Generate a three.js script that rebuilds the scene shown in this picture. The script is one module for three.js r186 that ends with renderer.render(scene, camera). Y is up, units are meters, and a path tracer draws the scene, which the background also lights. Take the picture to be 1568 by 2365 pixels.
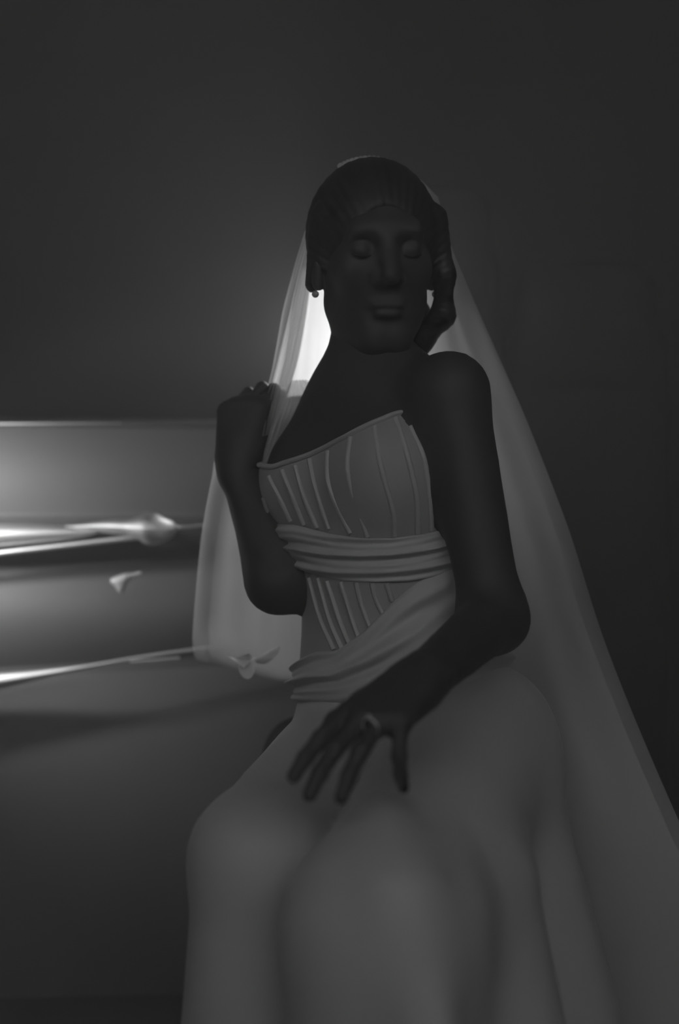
import * as THREE from 'three';
import { mergeGeometries } from 'three/addons/utils/BufferGeometryUtils.js';
import { RoundedBoxGeometry } from 'three/addons/geometries/RoundedBoxGeometry.js';
import { ImprovedNoise } from 'three/addons/math/ImprovedNoise.js';

/* ---------- camera, ambient light, haze, exposure ---------- */
const scene = new THREE.Scene();
const CAM_Y = 0.83, FOCAL = 2628;                       // focal length in pixels of a 1568 x 2365 frame (a 40 mm lens)
const camera = new THREE.PerspectiveCamera(2 * Math.atan(1182.5 / FOCAL) * 180 / Math.PI, 1568 / 2365, 0.05, 30);
camera.position.set(0, CAM_Y, 0);
camera.lookAt(0, CAM_Y, -1);
camera.focus = 1.36;
camera.userData.fStop = 1.6;
scene.add(camera);
scene.background = new THREE.Color().setRGB(3.3, 3.3, 3.3);   // dim even evening light coming in over the added front wall
scene.fog = new THREE.FogExp2(new THREE.Color().setRGB(1, 1, 1), 0.125);
const renderer = new THREE.WebGLRenderer({ antialias: true });
renderer.toneMapping = THREE.LinearToneMapping;
renderer.toneMappingExposure = 1;
renderer.shadowMap.enabled = true;

/* ---------- helpers ---------- */
const V = (x, y, z) => new THREE.Vector3(x, y, z);
const at = (px, py, d) => V((px - 784) / FOCAL * d, CAM_Y + (1182.5 - py) / FOCAL * d, -d);
const UPV = V(0, 1, 0);
const noise = new ImprovedNoise();
const N3 = (x, y, z) => noise.noise(x, y, z);
const lerp = (a, b, t) => a + (b - a) * t;
const clamp = (x, a = 0, b = 1) => Math.min(b, Math.max(a, x));
const smooth = (a, b, x) => { const t = clamp((x - a) / (b - a)); return t * t * (3 - 2 * t); };
function interp(table, x) {                               // piecewise smooth table [[x, y], ...]
  if (x <= table[0][0]) return table[0][1];
  for (let i = 1; i < table.length; i++) if (x <= table[i][0]) {
    const [x0, y0] = table[i - 1], [x1, y1] = table[i];
    return lerp(y0, y1, (x - x0) / (x1 - x0));
  }
  return table[table.length - 1][1];
}
const grey = (v) => new THREE.Color().setRGB(v, v, v);
const std = (v, o = {}) => new THREE.MeshStandardMaterial({ color: grey(v), roughness: 0.8, ...o });
const phys = (v, o = {}) => new THREE.MeshPhysicalMaterial({ color: grey(v), roughness: 0.6, ...o });
function grain(size, f) {                                 // a computed grey texture
  const data = new Uint8Array(size * size * 4);
  for (let j = 0; j < size; j++) for (let i = 0; i < size; i++) {
    const g = clamp(f(i / size, j / size)) * 255, k = 4 * (j * size + i);
    data[k] = data[k + 1] = data[k + 2] = g; data[k + 3] = 255;
  }
  const t = new THREE.DataTexture(data, size, size);
  t.wrapS = t.wrapT = THREE.RepeatWrapping; t.magFilter = THREE.LinearFilter; t.needsUpdate = true;
  return t;
}
function mesh(name, geometry, material, parent) {
  const m = new THREE.Mesh(geometry, material);
  m.name = name; m.castShadow = m.receiveShadow = true;
  (parent ?? scene).add(m);
  return m;
}
function group(name, label, category) {
  const g = new THREE.Group(); g.name = name; g.userData = { label, category }; scene.add(g); return g;
}
function structure(o, label, category) { o.userData = { kind: 'structure', label, category }; return o; }

/* signed distances */
const sdRound = (a, b, ra, rb) => {                       // tapered capsule
  const bx = b.x - a.x, by = b.y - a.y, bz = b.z - a.z, bb = bx * bx + by * by + bz * bz || 1e-9;
  return (x, y, z) => {
    const px = x - a.x, py = y - a.y, pz = z - a.z, t = clamp((px * bx + py * by + pz * bz) / bb);
    const dx = px - bx * t, dy = py - by * t, dz = pz - bz * t;
    return Math.sqrt(dx * dx + dy * dy + dz * dz) - (ra + (rb - ra) * t);
  };
};
const sdEll = (c, r, ax = [V(1, 0, 0), V(0, 1, 0), V(0, 0, 1)]) => (x, y, z) => {
  const px = x - c.x, py = y - c.y, pz = z - c.z;
  const u = px * ax[0].x + py * ax[0].y + pz * ax[0].z, v = px * ax[1].x + py * ax[1].y + pz * ax[1].z, w = px * ax[2].x + py * ax[2].y + pz * ax[2].z;
  const k0 = Math.hypot(u / r[0], v / r[1], w / r[2]), k1 = Math.hypot(u / r[0] ** 2, v / r[1] ** 2, w / r[2] ** 2);
  return k1 < 1e-9 ? -Math.min(...r) : k0 * (k0 - 1) / k1;
};
const smin = (a, b, k) => { const h = Math.max(k - Math.abs(a - b), 0) / k; return Math.min(a, b) - h * h * k * 0.25; };
const smax = (a, b, k) => -smin(-a, -b, k);
const union = (list, k) => (x, y, z) => { let d = 1e9; for (const f of list) d = smin(d, f(x, y, z), k); return d; };

/* naive surface nets: a smooth mesh of the zero level of f */
function netMesh(f, lo, hi, cell) {
  const nx = Math.ceil((hi.x - lo.x) / cell) + 1, ny = Math.ceil((hi.y - lo.y) / cell) + 1, nz = Math.ceil((hi.z - lo.z) / cell) + 1;
  const val = new Float32Array(nx * ny * nz), id = (i, j, k) => (k * ny + j) * nx + i;
  for (let k = 0; k < nz; k++) for (let j = 0; j < ny; j++) for (let i = 0; i < nx; i++) val[id(i, j, k)] = f(lo.x + i * cell, lo.y + j * cell, lo.z + k * cell);
  const vert = new Int32Array(nx * ny * nz).fill(-1), pos = [];
  const C = [[0, 0, 0], [1, 0, 0], [0, 1, 0], [1, 1, 0], [0, 0, 1], [1, 0, 1], [0, 1, 1], [1, 1, 1]];
  const E = [[0, 1], [2, 3], [4, 5], [6, 7], [0, 2], [1, 3], [4, 6], [5, 7], [0, 4], [1, 5], [2, 6], [3, 7]];
  for (let k = 0; k < nz - 1; k++) for (let j = 0; j < ny - 1; j++) for (let i = 0; i < nx - 1; i++) {
    let inside = 0; const v = [];
    for (let c = 0; c < 8; c++) { v[c] = val[id(i + C[c][0], j + C[c][1], k + C[c][2])]; if (v[c] < 0) inside++; }
    if (!inside || inside === 8) continue;
    let n = 0, x = 0, y = 0, z = 0;
    for (const [a, b] of E) if ((v[a] < 0) !== (v[b] < 0)) {
      const t = v[a] / (v[a] - v[b]);
      x += lerp(C[a][0], C[b][0], t); y += lerp(C[a][1], C[b][1], t); z += lerp(C[a][2], C[b][2], t); n++;
    }
    vert[id(i, j, k)] = pos.length / 3;
    pos.push(lo.x + (i + x / n) * cell, lo.y + (j + y / n) * cell, lo.z + (k + z / n) * cell);
  }
  const index = [];
  const quad = (a, b, c, d, flip) => { if (a < 0 || b < 0 || c < 0 || d < 0) return; if (flip) index.push(a, c, b, a, d, c); else index.push(a, b, c, a, c, d); };
  for (let k = 1; k < nz - 1; k++) for (let j = 1; j < ny - 1; j++) for (let i = 1; i < nx - 1; i++) {
    const s = val[id(i, j, k)] < 0;
    if (s !== val[id(i + 1, j, k)] < 0) quad(vert[id(i, j - 1, k - 1)], vert[id(i, j, k - 1)], vert[id(i, j, k)], vert[id(i, j - 1, k)], !s);
    if (s !== val[id(i, j + 1, k)] < 0) quad(vert[id(i - 1, j, k - 1)], vert[id(i - 1, j, k)], vert[id(i, j, k)], vert[id(i, j, k - 1)], !s);
    if (s !== val[id(i, j, k + 1)] < 0) quad(vert[id(i - 1, j - 1, k)], vert[id(i, j - 1, k)], vert[id(i, j, k)], vert[id(i - 1, j, k)], !s);
  }
  const nor = new Float32Array(pos.length), e = cell * 0.6, uv = new Float32Array(pos.length / 3 * 2);
  for (let n = 0; n < pos.length; n += 3) {
    const [x, y, z] = [pos[n], pos[n + 1], pos[n + 2]];
    const gx = f(x + e, y, z) - f(x - e, y, z), gy = f(x, y + e, z) - f(x, y - e, z), gz = f(x, y, z + e) - f(x, y, z - e), l = Math.hypot(gx, gy, gz) || 1;
    nor[n] = gx / l; nor[n + 1] = gy / l; nor[n + 2] = gz / l;
    uv[n / 3 * 2] = x + 0.6 * z; uv[n / 3 * 2 + 1] = y;
  }
  const g = new THREE.BufferGeometry();
  g.setAttribute('position', new THREE.Float32BufferAttribute(pos, 3));
  g.setAttribute('normal', new THREE.BufferAttribute(nor, 3));
  g.setAttribute('uv', new THREE.BufferAttribute(uv, 2));
  g.setIndex(index);
  return g;
}
/* a sheet of rows x columns points p(u, v) */
function sheet(p, nu, nv, closed = false) {
  const pos = [], uv = [], index = [];
  for (let j = 0; j <= nv; j++) for (let i = 0; i <= nu; i++) { const q = p(i / nu, j / nv); pos.push(q.x, q.y, q.z); uv.push(i / nu, j / nv); }
  for (let j = 0; j < nv; j++) for (let i = 0; i < nu; i++) { const a = j * (nu + 1) + i, b = a + 1, c = a + nu + 1, d = c + 1; index.push(a, c, b, b, c, d); }
  const g = new THREE.BufferGeometry();
  g.setAttribute('position', new THREE.Float32BufferAttribute(pos, 3));
  g.setAttribute('uv', new THREE.Float32BufferAttribute(uv, 2));
  g.setIndex(index); g.computeVertexNormals();
  return g;
}
/* a tube along points whose radius (across, up) varies */
function taperTube(points, radius, n = 48, m = 12) {
  const curve = new THREE.CatmullRomCurve3(points), fr = curve.computeFrenetFrames(n, false), up = V(0, 1, 0), pos = [], uv = [], index = [];
  for (let i = 0; i <= n; i++) {
    const c = curve.getPointAt(i / n), t = fr.tangents[i], s = t.clone().cross(up).normalize(), w = s.clone().cross(t).normalize(), [rs, rw] = [radius(i / n)].flat().length > 1 ? radius(i / n) : [radius(i / n), radius(i / n)];
    for (let k = 0; k <= m; k++) { const a = k / m * 2 * Math.PI, q = c.clone().addScaledVector(s, Math.cos(a) * rs).addScaledVector(w, Math.sin(a) * rw); pos.push(q.x, q.y, q.z); uv.push(i / n, k / m); }
  }
  for (let i = 0; i < n; i++) for (let k = 0; k < m; k++) { const a = i * (m + 1) + k, b = a + 1, c = a + m + 1, d = c + 1; index.push(a, b, c, b, d, c); }
  const g = new THREE.BufferGeometry();
  g.setAttribute('position', new THREE.Float32BufferAttribute(pos, 3));
  g.setAttribute('uv', new THREE.Float32BufferAttribute(uv, 2));
  g.setIndex(index); g.computeVertexNormals();
  return g;
}

/* ---------- materials ---------- */
const leather = grain(256, (u, v) => 0.5 + 0.5 * N3(u * 40, v * 40, 1.5) * 0.8 + 0.2 * N3(u * 90, v * 90, 7));
const plaster = grain(256, (u, v) => 0.82 + 0.1 * N3(u * 8, v * 8, 3.1) + 0.1 * N3(u * 60, v * 60, 5.2));
const weave = grain(256, (u, v) => 0.5 + 0.25 * Math.sin(u * 64 * 2 * Math.PI) + 0.25 * Math.sin(v * 64 * 2 * Math.PI));
weave.repeat.set(14, 14);
const M = {
  wall: std(0.016, { roughness: 0.95, map: plaster }),
  ceiling: std(0.012, { roughness: 0.95 }),
  floor: std(0.16, { roughness: 0.9, map: plaster }),
  seat: std(0.025, { roughness: 0.75, bumpMap: leather, bumpScale: 0.0008 }),
  highSeat: std(0.014, { roughness: 0.85, bumpMap: leather, bumpScale: 0.0008 }),
  panel: phys(0.12, { roughness: 0.6 }),
  lowerPanel: phys(0.18, { roughness: 0.6 }),
  chrome: std(0.92, { metalness: 1, roughness: 0.52 }),
  satinMetal: std(0.8, { metalness: 0.6, roughness: 0.7 }),
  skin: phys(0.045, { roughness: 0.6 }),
  lips: std(0.05, { roughness: 0.5 }),
  eye: std(0.4, { roughness: 0.2 }),
  iris: std(0.02, { roughness: 0.2 }),
  hair: std(0.02, { roughness: 0.5 }),
  bodice: phys(0.36, { roughness: 0.6, bumpMap: weave, bumpScale: 0.0001, sheen: 0.4, sheenColor: grey(1), sheenRoughness: 0.5 }),
  rib: phys(0.46, { roughness: 0.5, sheen: 0.4, sheenColor: grey(1), sheenRoughness: 0.5 }),
  satin: phys(0.5, { roughness: 0.6, sheen: 0.5, sheenColor: grey(1), sheenRoughness: 0.4 }),
  tulle: phys(0.9, { roughness: 1, transmission: 0.55, thickness: 0, transparent: true, opacity: 0.45, side: THREE.DoubleSide, specularIntensity: 0 }),
  crumple: std(0.85, { roughness: 0.9, side: THREE.DoubleSide }),
  plastic: std(0.02, { roughness: 0.5 }),
};

/* ---------- the setting ---------- */
const floor = structure(mesh('floor', new THREE.BoxGeometry(4.4, 0.08, 4.6), M.floor), 'dark floor below the bride', 'floor');
floor.position.set(0, -0.04, -0.6);
const wall = structure(mesh('wall_back', new THREE.BoxGeometry(4.4, 2.5, 0.1), M.wall), 'dark plain wall behind the bride', 'wall');
wall.position.set(0, 1.25, -2.42);
const ceiling = structure(mesh('ceiling', new THREE.BoxGeometry(4.4, 0.08, 4.6), M.ceiling), 'dark ceiling above the frame', 'ceiling');
ceiling.position.set(0, 2.54, -0.6);

for (const [side, x] of [['left', -2.25], ['right', 2.25]]) {  // unseen side walls, added to hold back ambient light from the sides
  const w = structure(mesh(`wall_${side}`, new THREE.BoxGeometry(0.1, 2.5, 4.6), M.wall), `added unseen side wall that cuts side light, ${side}`, 'wall');
  w.position.set(x, 1.25, -0.6);
}
// unseen wall added behind the camera; its high opening makes light fall from above
const front = structure(mesh('added_wall_front', new THREE.BoxGeometry(4.4, 1.75, 0.1), M.wall), 'added unseen wall behind the camera, open along its top to steer light', 'wall');
front.position.set(0, 0.875, 1.65);

/* ---------- pale glossy panel on the left, with bright rails ---------- */
{
  const g = group('side_panel', 'pale glossy waist-high panel with bright rails behind the raised arm', 'panel');
  // front face as a relief: a swelling upper field, a waist shelf and a swelling lower field
  const X0 = -1.5, X1 = 0.03, zf = (x) => -1.93 - 0.06 * (x + 0.6);
  const relief = (t) => 0.02 * Math.sin(Math.PI * clamp(t / 0.42)) + 0.055 * smooth(0.36, 0.44, t) * (1 - smooth(0.47, 0.56, t)) + 0.03 * Math.sin(Math.PI * clamp((t - 0.56) / 0.4));
  const topY = 0.985, botY = 0.545;
  const front = sheet((u, v) => {
    const x = lerp(X0, X1, u), y = lerp(topY, botY, v) - 0.07 * (0.55 - u) * v * v;
    return V(x, y, zf(x) + relief(v));
  }, 60, 160);
  mesh('panel_face', front, M.panel, g);
  mesh('panel_core', sheet((u, v) => { const x = lerp(X0, X1, u); return V(x, lerp(topY, 0.0, v), zf(x) - 0.14); }, 4, 4), M.panel, g);
  mesh('top_rail', taperTube([V(X0, topY - 0.006, zf(X0) - 0.06), V(-0.6, topY - 0.004, zf(-0.6) - 0.06), V(X1, topY - 0.004, zf(X1) - 0.06)], () => [0.085, 0.012], 40, 20), M.panel, g);
  const low = sheet((u, v) => { const x = lerp(X0, X1, u); return V(x, lerp(botY - 0.07 * (0.55 - u), 0.0, v), zf(x) - 0.012 * v); }, 20, 6);
  mesh('lower_face', low, M.lowerPanel, g);
  const line = (name, pts, r) => mesh(name, taperTube(pts.map(([x, y, d]) => at(x, y, d)), r, 64, 16), M.chrome, g);
  const D = 1.845;
  line('waist_strip', [[-420, 1249, D], [-150, 1241, D], [0, 1236, D], [110, 1232, D], [225, 1229, D]], (t) => 0.02 * Math.sqrt(clamp((1 - t) * 2.2)) + 0.0006);
  line('pull_handle', [[150, 1217, D], [250, 1216, D - 0.005], [330, 1220, D - 0.02], [372, 1223, D - 0.02], [405, 1219, D - 0.005], [440, 1216, D], [486, 1211, D]], (t) => 0.0022 + 0.01 * smooth(0, 0.4, t) * (1 - smooth(0.72, 0.8, t)) + 0.014 * Math.exp(-(((t - 0.6) / 0.1) ** 2)));
  line('bead', [[-400, 1325, D], [-100, 1290, D], [0, 1277, D], [150, 1260, D], [320, 1240, D]], () => 0.0045);
  line('lower_strip', [[-400, 1640, D + 0.02], [-120, 1594, D + 0.02], [0, 1572, D + 0.02], [90, 1558, D + 0.02], [190, 1541, D + 0.02], [330, 1517, D + 0.03], [490, 1494, D + 0.04]], (t) => 0.0028 + 0.017 * (1 - smooth(0.25, 0.72, t)));
  line('sill_glint', [[-400, 980, D + 0.04], [-100, 979, D + 0.045], [120, 978, D + 0.05], [280, 977, D + 0.055]], (t) => 0.0022 * (1 - 0.7 * smooth(0.6, 1, t)));  // thin bead added to draw the bright line of the lit top rail
  line('lower_bead', [[300, 1528, D], [360, 1524, D], [415, 1519, D]], () => 0.002);
  const glintWedge = netMesh(union([sdRound(V(-0.02, -0.004, 0), V(0.024, 0.009, 0), 0.004, 0.003), sdRound(V(-0.012, -0.006, 0), V(-0.008, -0.02, 0), 0.006, 0.003), sdRound(V(0.0, 0, 0), V(-0.006, -0.014, 0), 0.005, 0.004)], 0.012), V(-0.04, -0.04, -0.02), V(0.04, 0.03, 0.02), 0.0025);  // solid wedge standing in for a small triangular highlight on the panel
  const pk = mesh('wedge_glint', glintWedge, M.satinMetal, g); pk.position.copy(at(290, 1336, D - 0.005));
}

/* ---------- seating ---------- */
{
  const g = group('bench_seat', 'narrow dark upholstered bench under the seated bride', 'bench');
  const c = mesh('cushion', new RoundedBoxGeometry(0.26, 0.16, 0.6, 6, 0.06), M.seat, g); c.position.set(0.01, 0.43, -1.535);
  const b = mesh('base', new RoundedBoxGeometry(0.22, 0.36, 0.52, 3, 0.02), M.seat, g); b.position.set(0.01, 0.18, -1.55);
}
function highSeat(name, label, x, y, z, w) {
  const g = group(name, label, 'seat'); g.userData.group = 'dark high-backed seats'; g.position.set(x, 0, z);
  const k = mesh('backrest', new RoundedBoxGeometry(w, y - 0.02, 0.16, 6, 0.07), M.highSeat, g); k.position.y = y / 2 - 0.01;
  const h = mesh('headrest', new RoundedBoxGeometry(w * 0.86, 0.26, 0.13, 8, 0.06), M.highSeat, g); h.position.set(-w * 0.02, y - 0.06, 0.03);
  return g;
}
highSeat('high_seat', 'taller dark seat back directly behind the bride\'s head', 0.18, 1.36, -2.12, 0.24);
highSeat('high_seat_001', 'broad dark seat back with a rounded headrest, right of the veil', 0.46, 1.22, -2.12, 0.3);

/* ---------- lamps ---------- */
{
  // flat lamp standing on the panel's rail, behind her neck
  const g = group('panel_lamp', 'small bright flat lamp glowing behind the bride\'s neck', 'lamp');
  g.position.copy(at(745, 790, 2.0)); g.rotation.z = -0.25;
  mesh('lamp_glow', new RoundedBoxGeometry(0.13, 0.235, 0.02, 5, 0.009), new THREE.MeshStandardMaterial({ color: grey(0.8), emissive: grey(1), emissiveIntensity: 1.7 }), g);
  const back = mesh('lamp_housing', new RoundedBoxGeometry(0.135, 0.24, 0.02, 4, 0.008), M.plastic, g); back.position.z = -0.021;
  const stem = mesh('lamp_stem', new THREE.CylinderGeometry(0.008, 0.016, 0.022, 16), M.plastic, g); stem.position.set(0, -0.123, -0.012);
  const l = new THREE.SpotLight(0xffffff, 0.95, 0, 1.35, 0.5, 2); l.name = 'lamp_beam'; l.castShadow = true; l.shadow.radius = 3;
  l.position.set(0, 0, 0.004); l.target.position.set(0.1, -0.05, 1); g.add(l, l.target);
}
{
  // shaded lamp on a pole, left of the picture, turned to the panel
  const g = group('pole_lamp', 'shaded lamp on a pole left of the picture lighting the pale panel', 'lamp');
  g.position.set(-0.8, 0, -1.6);
  const plate = mesh('lamp_base', new THREE.CylinderGeometry(0.11, 0.12, 0.02, 32), M.plastic, g); plate.position.y = 0.01;
  const pole = mesh('lamp_pole', new THREE.CylinderGeometry(0.01, 0.01, 0.87, 16), M.plastic, g); pole.position.set(-0.05, 0.435, 0.07);
  const bulb = mesh('lamp_bulb', new THREE.SphereGeometry(0.03, 24, 16), new THREE.MeshStandardMaterial({ color: grey(0.8), emissive: grey(1), emissiveIntensity: 3 }), g); bulb.position.y = 0.88;
  const aim = V(0.2, -0.1, -0.35).normalize();
  const shade = mesh('lamp_shade', new THREE.LatheGeometry([[0.012, -0.05], [0.05, -0.045], [0.075, 0.0], [0.085, 0.045], [0.088, 0.045], [0.078, -0.002], [0.053, -0.05], [0.012, -0.055]].map(([x, y]) => new THREE.Vector2(x, y)), 40), M.plastic, g);
  shade.position.y = 0.88; shade.quaternion.setFromUnitVectors(UPV, aim);
  const l = new THREE.SpotLight(0xffffff, 1.2, 0, 0.8, 0.8, 2); l.name = 'bulb_light'; l.castShadow = true; l.shadow.radius = 1.5;
  l.position.y = 0.88; l.target.position.copy(aim).add(l.position); g.add(l, l.target);
}

/* ---------- the bride ---------- */
const bride = group('person', 'bride in a white corset gown and long veil, seated, one hand raised', 'person');
bride.position.set(0, 0, 0);
const yaw = 0.74, TL = V(Math.cos(yaw), 0, Math.sin(yaw)), TF = V(-Math.sin(yaw), 0, Math.cos(yaw)), UP = V(0, 1, 0);
const tAx = [TL, UP, TF];
const hy = 0.5, HL = V(Math.cos(hy), 0, Math.sin(hy)), HF = V(-Math.sin(hy), 0, Math.cos(hy)), hAx = [HL, UP, HF];
const off = (c, ax, l, u, f) => c.clone().addScaledVector(ax[0], l).addScaledVector(ax[1], u).addScaledVector(ax[2], f);

const J = {
  neckBase: at(852, 905, 1.45), neckTop: at(850, 740, 1.445),
  shL: at(1040, 905, 1.335), shR: at(676, 1000, 1.6),
  elL: at(1140, 1428, 1.30), wrL: at(972, 1572, 1.1),
  elR: at(642, 1342, 1.46), wrR: at(546, 1078, 1.5),
  chest: at(872, 1090, 1.45), waist: at(890, 1335, 1.45), hips: at(932, 1590, 1.45),
  hipL: at(1100, 1715, 1.4), hipR: at(838, 1700, 1.49),
  knL: at(888, 2155, 1.05), knR: at(594, 1980, 1.17),
};
J.anL = V(J.knL.x + 0.02, 0.07, J.knL.z + 0.0); J.anR = V(J.knR.x + 0.0, 0.07, J.knR.z + 0.0);

const torsoPrims = [
  sdEll(J.chest, [0.128, 0.16, 0.092], tAx),
  sdEll(J.waist, [0.104, 0.13, 0.076], tAx),
  sdEll(J.hips, [0.13, 0.1, 0.1], hAx),
];
const bustR = off(J.chest, tAx, -0.066, -0.004, 0.062), bustL = off(J.chest, tAx, 0.066, -0.004, 0.062);
const bust = [sdEll(bustR, [0.058, 0.062, 0.05], tAx), sdEll(bustL, [0.06, 0.064, 0.052], tAx)];
const torsoBase = union(torsoPrims, 0.09), bustF = union(bust, 0.03);
const torso = (x, y, z) => smin(torsoBase(x, y, z), bustF(x, y, z), 0.05);
const limbs = union([
  sdRound(J.neckBase, J.neckTop, 0.05, 0.046),
  sdRound(off(J.neckBase, tAx, -0.02, -0.015, -0.02), off(J.shR, tAx, 0.012, 0.002, -0.01), 0.045, 0.042),
  sdRound(off(J.neckBase, tAx, 0.02, -0.015, -0.02), off(J.shL, tAx, -0.012, 0.0, -0.01), 0.043, 0.038),
  sdRound(off(J.neckBase, tAx, 0, -0.03, 0), J.chest, 0.06, 0.09),
], 0.05);
const armL = union([sdRound(J.shL, J.elL, 0.043, 0.034), sdRound(J.elL, J.wrL, 0.036, 0.024)], 0.03);
const armR = union([sdRound(J.shR, J.elR, 0.045, 0.036), sdRound(J.elR, J.wrR, 0.037, 0.024)], 0.03);
const legs = union([
  sdRound(J.hipL, J.knL, 0.078, 0.055), sdRound(J.hipR, J.knR, 0.078, 0.055),
  sdRound(J.knL, J.anL, 0.055, 0.036), sdRound(J.knR, J.anR, 0.055, 0.036),
  sdRound(J.anL, off(J.anL, hAx, 0, -0.035, 0.14), 0.036, 0.026), sdRound(J.anR, off(J.anR, hAx, 0, -0.035, 0.14), 0.036, 0.026),
], 0.03);

/* head, in its own axes: x to her left (picture right), y up, z out of the face */
const HEAD = at(866, 600, 1.435), headQ = new THREE.Quaternion().setFromEuler(new THREE.Euler(0.12, 0.16, 0.03, 'YXZ'));
const headInv = headQ.clone().invert();
const toHead = (x, y, z) => V(x - HEAD.x, y - HEAD.y, z - HEAD.z).applyQuaternion(headInv);
const inHead = (x, y, z) => V(x, y, z).applyQuaternion(headQ).add(HEAD);
const skull = sdEll(V(0, 0.03, -0.015), [0.072, 0.088, 0.092]), faceE = sdEll(V(0, -0.025, 0.018), [0.058, 0.085, 0.068]);
const chin = sdRound(V(-0.009, -0.1, 0.057), V(0.009, -0.1, 0.057), 0.018, 0.018);
const jawL = sdRound(V(0.045, -0.056, 0.0), V(0.014, -0.1, 0.055), 0.016, 0.017), jawR = sdRound(V(-0.045, -0.056, 0.0), V(-0.014, -0.1, 0.055), 0.016, 0.017);
const noseB = sdRound(V(0, 0.012, 0.08), V(0, -0.027, 0.1), 0.008, 0.0105), noseW = sdRound(V(-0.011, -0.031, 0.088), V(0.011, -0.031, 0.088), 0.0075, 0.0075);
const brow = sdRound(V(-0.032, 0.026, 0.073), V(0.032, 0.026, 0.073), 0.011, 0.011);
const cheek = [sdEll(V(-0.04, -0.018, 0.052), [0.018, 0.018, 0.018]), sdEll(V(0.04, -0.018, 0.052), [0.018, 0.018, 0.018])];
const socket = [sdEll(V(-0.03, 0.007, 0.09), [0.019, 0.011, 0.016]), sdEll(V(0.03, 0.007, 0.09), [0.019, 0.011, 0.016])];
const eyes = [sdEll(V(-0.03, 0.005, 0.068), [0.0125, 0.0115, 0.0125]), sdEll(V(0.03, 0.005, 0.068), [0.0125, 0.0115, 0.0125])];
const lipU = sdEll(V(0, -0.0605, 0.081), [0.019, 0.0046, 0.006]), lipL = sdEll(V(0, -0.071, 0.0815), [0.0145, 0.0045, 0.0055]);
const ears = [-1, 1].map((s) => (x, y, z) => {
  const e = sdEll(V(s * 0.074, -0.003, -0.005), [0.01, 0.032, 0.02])(x, y, z), hollow = sdEll(V(s * 0.086, 0.002, 0.0), [0.009, 0.02, 0.011])(x, y, z);
  return smin(smax(e, -hollow, 0.004), sdEll(V(s * 0.073, -0.03, 0.003), [0.007, 0.009, 0.008])(x, y, z), 0.006);
});
const headF = (X, Y, Z) => {
  const p = toHead(X, Y, Z), { x, y, z } = p;
  if (x * x + y * y + z * z > 0.05) return Math.hypot(x, y, z) - 0.13;
  let d = smin(skull(x, y, z), faceE(x, y, z), 0.03);
  d = smin(d, smin(chin(x, y, z), Math.min(jawL(x, y, z), jawR(x, y, z)), 0.02), 0.03);
  d = smin(d, brow(x, y, z), 0.02);
  d = smin(d, Math.min(cheek[0](x, y, z), cheek[1](x, y, z)), 0.02);
  d = smax(d, -Math.min(socket[0](x, y, z), socket[1](x, y, z)), 0.014);
  d = smin(d, smin(noseB(x, y, z), noseW(x, y, z), 0.008), 0.012);
  d = smin(d, Math.min(eyes[0](x, y, z), eyes[1](x, y, z)), 0.004);
  d = smin(d, Math.min(lipU(x, y, z), lipL(x, y, z)), 0.01);
  d = smin(d, Math.min(ears[0](x, y, z), ears[1](x, y, z)), 0.005);
  return d;
};

/* hands: palm and five chains of phalanges */
function handField(W, dir, backN, thumbSide, curl, spread, thumb) {
  const d = dir.clone().normalize(), n = backN.clone().addScaledVector(d, -backN.dot(d)).normalize(), s = n.clone().cross(d); if (s.dot(thumbSide) < 0) s.negate();
  const P = (a, b, c) => W.clone().addScaledVector(d, a).addScaledVector(s, b).addScaledVector(n, c);
  const list = [sdRound(P(-0.01, 0, 0), P(0.03, 0, 0), 0.022, 0.021)];
  const base = [[0.082, 0.027], [0.085, 0.009], [0.081, -0.009], [0.073, -0.025]], len = [[0.04, 0.024, 0.02], [0.044, 0.027, 0.021], [0.041, 0.025, 0.02], [0.033, 0.019, 0.018]], rad = [0.0088, 0.009, 0.0085, 0.0076];
  const palm = base.map(([a, b]) => sdRound(P(0.018, b * 0.55, 0), P(a, b, 0), 0.0145, 0.0115));
  const tips = [];
  const fingers = base.map(([a, b], i) => {
    let p = P(a, b, 0), ang = 0; const segs = [];
    const sp = spread[i];
    for (let k = 0; k < 3; k++) {
      ang += curl[i][k];
      const f = d.clone().multiplyScalar(Math.cos(sp)).addScaledVector(s, Math.sin(sp));
      const q = p.clone().addScaledVector(f, Math.cos(ang) * len[i][k]).addScaledVector(n, -Math.sin(ang) * len[i][k]);
      segs.push(sdRound(p, q, rad[i] * (1 - 0.08 * k), rad[i] * (0.92 - 0.08 * k))); p = q;
    }
    tips.push(p);
    return union(segs, 0.004);
  });
  const th = [P(0.02, 0.018, -0.004), P(...thumb[0]), P(...thumb[1]), P(...thumb[2])];
  const thumbF = union([sdRound(th[0], th[1], 0.0155, 0.012), sdRound(th[1], th[2], 0.0115, 0.0098), sdRound(th[2], th[3], 0.0098, 0.008)], 0.006);
  const palmF = union([...list, ...palm], 0.018);
  const f = (x, y, z) => { let v = smin(palmF(x, y, z), thumbF(x, y, z), 0.01), w = 1e9; for (const g of fingers) w = Math.min(w, g(x, y, z)); return smin(v, w, 0.007); };
  f.P = P; f.tips = tips;
  return f;
}
const tipL = at(752, 1750, 0.985);
const handL = handField(J.wrL, tipL.clone().sub(J.wrL), V(-0.1, 0.95, 0.3), V(-1, 0, -0.6),
  [[0.15, 0.22, 0.15], [0.18, 0.25, 0.18], [0.22, 0.28, 0.2], [0.7, 0.75, 0.5]], [0.1, 0.02, -0.07, -0.42], [[0.05, 0.036, -0.008], [0.08, 0.046, -0.014], [0.104, 0.046, -0.02]]);
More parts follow.
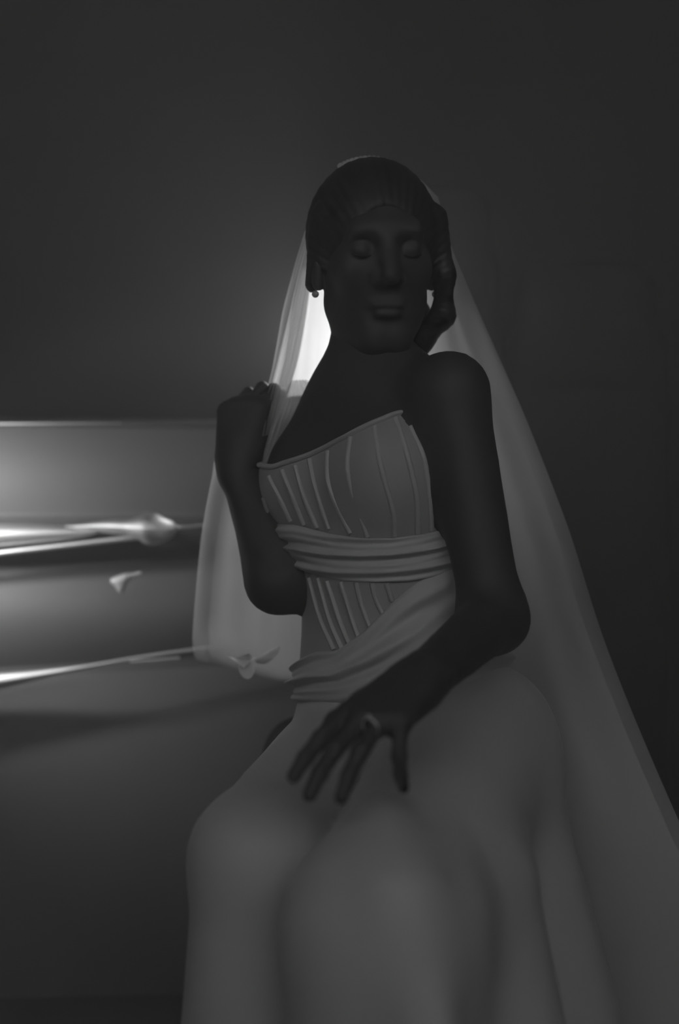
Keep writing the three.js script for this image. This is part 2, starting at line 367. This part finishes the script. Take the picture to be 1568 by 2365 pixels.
const handR = handField(J.wrR, V(0.1, 1, -0.1), V(-0.35, 0.1, 0.93), V(0.9, 0, 0.4),
  [[0.75, 0.9, 0.5], [0.85, 1.0, 0.6], [0.9, 1.05, 0.6], [0.95, 1.0, 0.6]], [0.06, 0.0, -0.05, -0.12], [[0.045, 0.03, -0.016], [0.072, 0.034, -0.034], [0.088, 0.026, -0.052]]);

const bodyF = (x, y, z) => {
  let d = smin(torso(x, y, z) + 0.004, limbs(x, y, z), 0.05);
  d = smin(d, armL(x, y, z), 0.035); d = smin(d, armR(x, y, z), 0.035);
  d = smin(d, legs(x, y, z) + 0.004, 0.04);
  return d;
};
{
  const body = netMesh(bodyF, V(-0.32, -0.02, -1.72), V(0.3, 1.2, -0.82), 0.009);
  const head = netMesh((x, y, z) => smin(headF(x, y, z), sdRound(J.neckBase, J.neckTop, 0.0495, 0.0455)(x, y, z), 0.02), V(HEAD.x - 0.12, HEAD.y - 0.2, HEAD.z - 0.14), V(HEAD.x + 0.12, HEAD.y + 0.15, HEAD.z + 0.14), 0.0032);
  const hands = [[handL, J.wrL, J.elL], [handR, J.wrR, J.elR]].map(([f, w, e]) => {
    const fore = sdRound(w, w.clone().lerp(e, 0.25), 0.0238, 0.0265), c = f.P(0.07, 0, 0);
    return netMesh((x, y, z) => smin(f(x, y, z), fore(x, y, z), 0.015), c.clone().addScalar(-0.15), c.clone().addScalar(0.15), 0.0034);
  });
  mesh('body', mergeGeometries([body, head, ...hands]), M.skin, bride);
}
/* lowered lashes */
for (const s of [-1, 1]) {
  const pts = []; for (let i = 0; i <= 8; i++) { const a = lerp(-1, 1, i / 8); pts.push(inHead(s * 0.03 + a * 0.0125, -0.001 - 0.003 * (1 - a * a), 0.0805 - 0.004 * a * a)); }
  mesh('eyelashes', taperTube(pts, (t) => 0.0004 + 0.0011 * Math.sin(Math.PI * clamp(t)), 20, 8), M.hair, bride);
}

/* hair: a sleek cap parted over the forehead, side locks, a low knot */
{
  const cap = sdEll(V(0, 0.032, -0.02), [0.0845, 0.096, 0.1]), face = sdEll(V(0.002, -0.05, 0.1), [0.062, 0.108, 0.085]);
  const under = sdEll(V(0, -0.13, 0.0), [0.2, 0.075, 0.2]);
  const knot = sdEll(V(0.04, -0.075, -0.085), [0.055, 0.05, 0.045]);
  const lockL = union([sdRound(V(0.074, 0.05, 0.015), V(0.086, -0.02, 0.015), 0.016, 0.012), sdRound(V(0.086, -0.02, 0.015), V(0.088, -0.07, 0.0), 0.012, 0.013), sdRound(V(0.088, -0.07, 0.0), V(0.062, -0.1, -0.02), 0.014, 0.016), sdRound(V(0.062, -0.1, -0.02), V(0.052, -0.125, -0.03), 0.016, 0.012)], 0.015);
  const lockR = sdRound(V(-0.07, 0.05, 0.02), V(-0.078, -0.03, -0.012), 0.014, 0.01);
  const strands = (x, y, z) => 0.0004 * Math.sin(Math.atan2(x, y + 0.05) * 70 + 3 * Math.sin(z * 30)) ;
  const hairF = (X, Y, Z) => {
    const p = toHead(X, Y, Z), { x, y, z } = p;
    let d = smax(smax(cap(x, y, z), -face(x, y, z), 0.01), -under(x, y, z), 0.02);
    d = smin(d, knot(x, y, z), 0.03); d = smin(d, lockL(x, y, z), 0.012); d = smin(d, lockR(x, y, z), 0.012);
    return d + strands(x, y, z);
  };
  mesh('hair', netMesh(hairF, V(HEAD.x - 0.14, HEAD.y - 0.19, HEAD.z - 0.16), V(HEAD.x + 0.15, HEAD.y + 0.16, HEAD.z + 0.13), 0.0034), M.hair, bride);
  // pearl comb that carries the veil
  const pearls = [];
  for (let i = 0; i < 13; i++) { const a = lerp(-0.45, 0.3, i / 12), q = new THREE.SphereGeometry(0.0042, 10, 8), c = inHead(Math.sin(a) * 0.088, 0.03 + Math.cos(a) * 0.0985, -0.028); q.translate(c.x, c.y, c.z); pearls.push(q); }
  const comb = mesh('hair_comb', mergeGeometries(pearls), M.rib, bride); comb.userData.label = 'pale bead comb on top of the hair';
  for (const s of [-1, 1]) { const p = mesh('earring', new THREE.SphereGeometry(0.0045, 12, 10), M.eye, bride); p.position.copy(inHead(s * 0.077, -0.043, 0.004)); }
}

/* ---------- the gown: wrapped round the torso by angle and height ---------- */
const axisAt = (y) => { const a = y > J.waist.y ? [J.waist, J.chest] : [J.hips, J.waist], t = (y - a[0].y) / (a[1].y - a[0].y); return V(lerp(a[0].x, a[1].x, t), y, lerp(a[0].z, a[1].z, t)); };
const torsoR = (phi, y) => {                               // distance from the axis to the torso along phi (0 = straight ahead of the chest)
  const c = axisAt(y), dx = TF.x * Math.cos(phi) + TL.x * Math.sin(phi), dz = TF.z * Math.cos(phi) + TL.z * Math.sin(phi);
  let lo = 0.02, hi = 0.32;
  for (let i = 0; i < 22; i++) { const m = (lo + hi) / 2; torso(c.x + dx * m, y, c.z + dz * m) < 0 ? lo = m : hi = m; }
  return lo;
};
const onTorso = (phi, y, lift) => { const c = axisAt(y), r = torsoR(phi, y) + lift; return V(c.x + (TF.x * Math.cos(phi) + TL.x * Math.sin(phi)) * r, y, c.z + (TF.z * Math.cos(phi) + TL.z * Math.sin(phi)) * r); };
const EYE = V(0, CAM_Y, 0);
function traced(px, py) {                                  // where the sight line meets the torso, as [phi, y]
  const dir = at(px, py, 1).sub(EYE), p = V(0, 0, 0); let t = 0.9;
  for (let i = 0; i < 90; i++) { p.copy(EYE).addScaledVector(dir, t); const d = torso(p.x, p.y, p.z); if (d < 0.0004) break; t += d * 0.7; if (t > 2.2) break; }
  const c = axisAt(p.y), dx = p.x - c.x, dz = p.z - c.z;
  return [Math.atan2(dx * TL.x + dz * TL.z, dx * TF.x + dz * TF.z), p.y];
}
const edge = (pts) => { const t = pts.map(([x, y]) => traced(x, y)).sort((a, b) => a[0] - b[0]); return t; };
const neckline = edge([[640, 1078], [690, 1062], [740, 1042], [800, 1010], [860, 978], [915, 955], [960, 950], [1010, 975]]);
const bandTop = edge([[630, 1198], [690, 1212], [760, 1230], [830, 1242], [900, 1243], [980, 1232], [1040, 1215]]);
const bandBot = edge([[700, 1314], [740, 1328], [800, 1341], [870, 1345], [940, 1343], [1010, 1330], [1060, 1310]]);
const hipLine = edge([[705, 1590], [800, 1600], [900, 1600], [1000, 1590]]);
const ring = (table, phi) => {                             // ends are carried round the back evenly
  const a = table[0], b = table[table.length - 1];
  if (phi >= a[0] && phi <= b[0]) return interp(table, phi);
  const span = 2 * Math.PI - (b[0] - a[0]), t = phi > b[0] ? (phi - b[0]) / span : (phi + 2 * Math.PI - b[0]) / span;
  return lerp(b[1], a[1], t);
};
{
  const wrap = (u) => lerp(-Math.PI, Math.PI, u);
  const g = mesh('bodice', sheet((u, v) => { const phi = wrap(u); return onTorso(phi, lerp(ring(neckline, phi), J.hips.y - 0.02, v), 0.005); }, 160, 90), M.bodice, bride);
  // neckline binding
  const tubeOn = (name, pts, r, lift, parent, mat = M.rib, n = 40) => mesh(name, taperTube(pts.map(([p, y]) => onTorso(p, y, lift)), () => r, n, 8), mat, parent);
  const nk = []; for (let i = 0; i <= 48; i++) { const p = wrap(i / 48); nk.push([p, ring(neckline, p)]); }
  tubeOn('neckline_binding', nk, 0.0034, 0.006, g, M.rib, 120);
  // boning, traced on the torso
  const upper = [
    [[618, 1150], [628, 1180], [640, 1202]],
    [[630, 1100], [655, 1150], [680, 1204]], [[660, 1085], [683, 1145], [710, 1213]], [[690, 1075], [707, 1140], [740, 1220]],
    [[722, 1060], [735, 1125], [765, 1222]], [[762, 1042], [765, 1120], [812, 1232]], [[812, 1010], [806, 1090], [850, 1240]],
    [[865, 985], [880, 1080], [908, 1190], [910, 1238]], [[912, 965], [940, 1060], [960, 1160], [962, 1232]], [[945, 985], [975, 1060], [988, 1150], [992, 1225]],
  ];
  const lower = [
    [[722, 1335], [745, 1420], [778, 1500]], [[742, 1335], [768, 1430], [797, 1500]], [[762, 1342], [788, 1425], [812, 1488]], [[792, 1344], [812, 1410], [832, 1472]],
    [[826, 1345], [838, 1395], [856, 1445]], [[860, 1346], [870, 1385], [884, 1415]], [[892, 1346], [900, 1370], [905, 1388]],
  ];
  for (const pts of [...upper, ...lower]) tubeOn('boning', pts.map(([x, y]) => traced(x, y)), 0.0032, 0.0055, g);
  // boning on the side and back that the arm hides
  for (let k = 0; k < 9; k++) { const p = lerp(1.5, 4.6, k / 8), q = p > Math.PI ? p - 2 * Math.PI : p; tubeOn('boning', [[q, ring(neckline, q)], [q, lerp(ring(neckline, q), J.waist.y, 0.5)], [q, J.waist.y]], 0.0042, 0.006, g); }
  // draped bands
  const folds = (phi, v, s) => 0.0035 * Math.sin(v * 17 + 2.2 * Math.sin(phi * 1.7 + s)) + 0.002 * Math.sin(v * 31 + phi * 3 + s);
  const swell = (v) => Math.sin(Math.PI * clamp(v)) ** 0.4;
  mesh('waist_band', sheet((u, v) => { const phi = wrap(u); return onTorso(phi, lerp(ring(bandTop, phi), ring(bandBot, phi), v), 0.006 + swell(v) * (0.008 + folds(phi, v, 0))); }, 160, 48), M.satin, bride);
  // diagonal drape from her left waist down to her right hip
  const dTop = edge([[690, 1500], [740, 1505], [790, 1500], [850, 1452], [905, 1390], [960, 1345], [1020, 1310], [1060, 1290]]);
  mesh('hip_drape', sheet((u, v) => { const phi = wrap(u), y0 = ring(dTop, phi), y1 = ring(hipLine, phi) - 0.02; return onTorso(phi, lerp(y0, y1, v), 0.006 + swell(v * 0.93) * (0.012 + 1.5 * folds(phi, v, 1.3))); }, 160, 60), M.satin, bride);
}
/* skirt */
{
  const K = J;
  const foldN = (x, y, z) => 0.006 * Math.sin(x * 34 + 3 * Math.sin(y * 5) + z * 14) * smooth(0.42, 0.1, y) + 0.003 * N3(x * 9, y * 4, z * 9);
  const hemL = V(K.knL.x + 0.01, 0.03, K.knL.z + 0.02), hemR = V(K.knR.x - 0.01, 0.03, K.knR.z + 0.02);
  const base = union([
    sdEll(V(K.hips.x, K.hips.y - 0.02, K.hips.z), [0.14, 0.1, 0.11], hAx),
    sdRound(K.hipR, K.knR, 0.084, 0.066), sdRound(K.knR, hemR, 0.066, 0.088),
    sdRound(V(0.03, 0.44, -1.42), V((K.knL.x + K.knR.x) / 2, 0.28, -1.2), 0.045, 0.045), sdRound(V((K.knL.x + K.knR.x) / 2, 0.28, -1.2), V((K.knL.x + K.knR.x) / 2, 0.05, -1.14), 0.05, 0.06),
  ], 0.03);
  const left = union([
    sdRound(K.hipL, K.knL, 0.102, 0.087), sdRound(K.knL, hemL, 0.087, 0.105),
    sdRound(at(865, 1850, 1.09), at(930, 2080, 0.985), 0.004, 0.012), sdRound(at(930, 2080, 0.985), at(1010, 2420, 0.94), 0.012, 0.018),
    sdRound(V(0.2, 0.5, -1.36), V(0.24, 0.06, -1.2), 0.06, 0.12), sdRound(V(0.14, 0.44, -1.15), V(0.16, 0.06, -1.05), 0.06, 0.12),
  ], 0.05);
  const f = (x, y, z) => Math.max(smin(base(x, y, z), left(x, y, z), 0.004) + foldN(x, y, z), 0.004 - y);
  mesh('skirt', netMesh(f, V(-0.42, -0.02, -1.72), V(0.5, 0.78, -0.78), 0.0085), M.satin, bride);
}
/* ring */
{ const c = handL.P(0.1, -0.01, 0.004), r = mesh('ring', new THREE.TorusGeometry(0.0086, 0.0009, 8, 24), M.chrome, bride); r.position.copy(c); r.quaternion.setFromUnitVectors(V(0, 0, 1), tipL.clone().sub(J.wrL).normalize()); const s = mesh('stone', new THREE.OctahedronGeometry(0.0022), M.eye, r); s.position.set(0, 0.011, 0); }

/* ---------- veil ---------- */
{
  const rows = (inset, back) => [
    [[742 + inset * 0.2, 430, 1.49], [800, 400, 1.53], [880, 392, 1.55], [950, 402, 1.53], [1012 - inset * 0.2, 455, 1.49]],
    [[696 + inset * 0.4, 560, 1.5], [760, 560, 1.575 + back], [870, 560, 1.6 + back], [965, 560, 1.575 + back], [1040 - inset * 0.3, 560, 1.5]],
    [[658 + inset * 0.6, 700, 1.53], [740, 700, 1.6 + back], [865, 700, 1.64 + back], [990, 700, 1.6 + back], [1098 - inset * 0.8, 700, 1.52]],
    [[600 + inset * 0.7, 940, 1.54], [720, 940, 1.66 + back], [860, 940, 1.69 + back], [1020, 940, 1.62 + back], [1205 - inset, 940, 1.5]],
    [[514 + inset, 1010, 1.55], [690, 1030, 1.66 + back], [860, 1030, 1.695 + back], [1040, 1030, 1.62 + back], [1238 - inset, 1020, 1.495]],
    [[490 + inset, 1110, 1.555], [670, 1130, 1.66 + back], [860, 1130, 1.7 + back], [1060, 1130, 1.62 + back], [1278 - inset, 1122, 1.49]],
    [[468 + inset, 1230, 1.56], [660, 1230, 1.66 + back], [860, 1230, 1.7 + back], [1080, 1230, 1.62 + back], [1318 - inset, 1230, 1.48]],
    [[448 + inset, 1440, 1.6], [660, 1460, 1.68 + back], [860, 1500, 1.72 + back], [1140, 1500, 1.6 + back], [1405 - inset, 1500, 1.45]],
    [[447 + inset, 1490, 1.68], [650, 1545, 1.72 + back], [860, 1570, 1.73 + back], [1200, 1800, 1.5 + back], [1580 - inset, 1920, 1.42]],
    [[450 + inset, 1512, 1.74], [640, 1560, 1.76 + back], [860, 1590, 1.75 + back], [1260, 2150, 1.4 + back], [1760 - inset, 2300, 1.38]],
    [[455 + inset, 1522, 1.79], [635, 1566, 1.8 + back], [860, 1600, 1.78 + back], [1330, 2560, 1.34 + back], [1900 - inset, 2620, 1.34]],
  ].map((r) => r.map(([x, y, d]) => at(x, y, d)));
  const veilSheet = (inset, back, seed) => {
    const R = rows(inset, back), cols = [0, 1, 2, 3, 4].map((c) => new THREE.CatmullRomCurve3(R.map((r) => r[c]), false, 'centripetal'));
    return sheet((u, v) => {
      const line = new THREE.CatmullRomCurve3(cols.map((c) => c.getPoint(v)), false, 'centripetal');
      const q = line.getPoint(u), amp = 0.007 * smooth(0.02, 0.35, v) * (1 - 0.5 * smooth(0.5, 0.8, u));
      const w = Math.sin(u * 30 + seed + 1.6 * Math.sin(u * 9 + seed)) * (1 + 0.5 * Math.sin(v * 4 + u * 12)) + 0.5 * Math.sin(u * 61 + 2 * seed);
      q.z += amp * w; q.x += amp * 0.35 * Math.cos(u * 30 + seed) * Math.sin(Math.PI * u);
      return q;
    }, 200, 80);
  };
  const veil = new THREE.Group(); veil.name = 'veil'; veil.userData.label = 'long sheer white tulle veil'; bride.add(veil);
  mesh('outer_layer', veilSheet(0, 0.01, 0.4), M.tulle, veil);
  mesh('inner_layer', veilSheet(34, -0.012, 2.1), M.tulle, veil);
  // gathered pleats between the head and the raised hand, drawn over the shoulder
  const left = new THREE.CatmullRomCurve3([[728, 490, 1.5], [690, 610, 1.51], [655, 760, 1.515], [632, 860, 1.515], [606, 960, 1.5], [598, 1010, 1.49]].map((a) => at(...a)));
  const right = new THREE.CatmullRomCurve3([[735, 500, 1.51], [722, 610, 1.525], [708, 720, 1.53], [690, 820, 1.525], [668, 900, 1.51], [640, 1000, 1.495]].map((a) => at(...a)));
  for (const [s, a0, a1] of [[0.3, 0, 1], [1.7, 0.22, 1], [3.1, 0.3, 0.95]]) mesh('gathered_fold', sheet((u, v) => {
    const q = left.getPoint(v).lerp(right.getPoint(v), lerp(a0, a1, u)); q.z += 0.006 * Math.sin(u * 26 + s + 2 * Math.sin(v * 2)) - 0.006 * s / 3; return q;
  }, 60, 40), M.tulle, veil);
  // veil drawn over the far shoulder
  const sl = new THREE.CatmullRomCurve3([[672, 880, 1.54], [640, 950, 1.49], [612, 1040, 1.475], [606, 1085, 1.475]].map((a) => at(...a)));
  const sr = new THREE.CatmullRomCurve3([[712, 878, 1.53], [755, 925, 1.47], [710, 1010, 1.455], [632, 1090, 1.46]].map((a) => at(...a)));
  for (const k of [0, 1]) mesh('shoulder_fold', sheet((u, v) => { const q = sl.getPoint(v).lerp(sr.getPoint(v), u * (1 - 0.15 * k)); q.z += 0.003 * Math.sin(u * 30 + 2 * k) + 0.009 * k; return q; }, 40, 30), M.tulle, veil);
  // crumpled corner of the hem lying on the bench
  const c = at(578, 1536, 1.57);
  mesh('crumpled_hem', sheet((u, v) => { const a = u * 2 * Math.PI, r = v * (0.02 + 0.014 * Math.sin(3 * a + 0.6)); return V(c.x + 1.25 * r * Math.cos(a), c.y + 0.006 + 0.55 * r * Math.sin(a) + 0.25 * r * Math.cos(a) + 0.006 * Math.sin(5 * a) * v, c.z + 0.012 * Math.sin(4 * a + 1) * v); }, 60, 10), M.crumple, veil);
}

scene.traverse((o) => { if (o.isMesh) o.castShadow = o.receiveShadow = true; });
renderer.render(scene, camera);
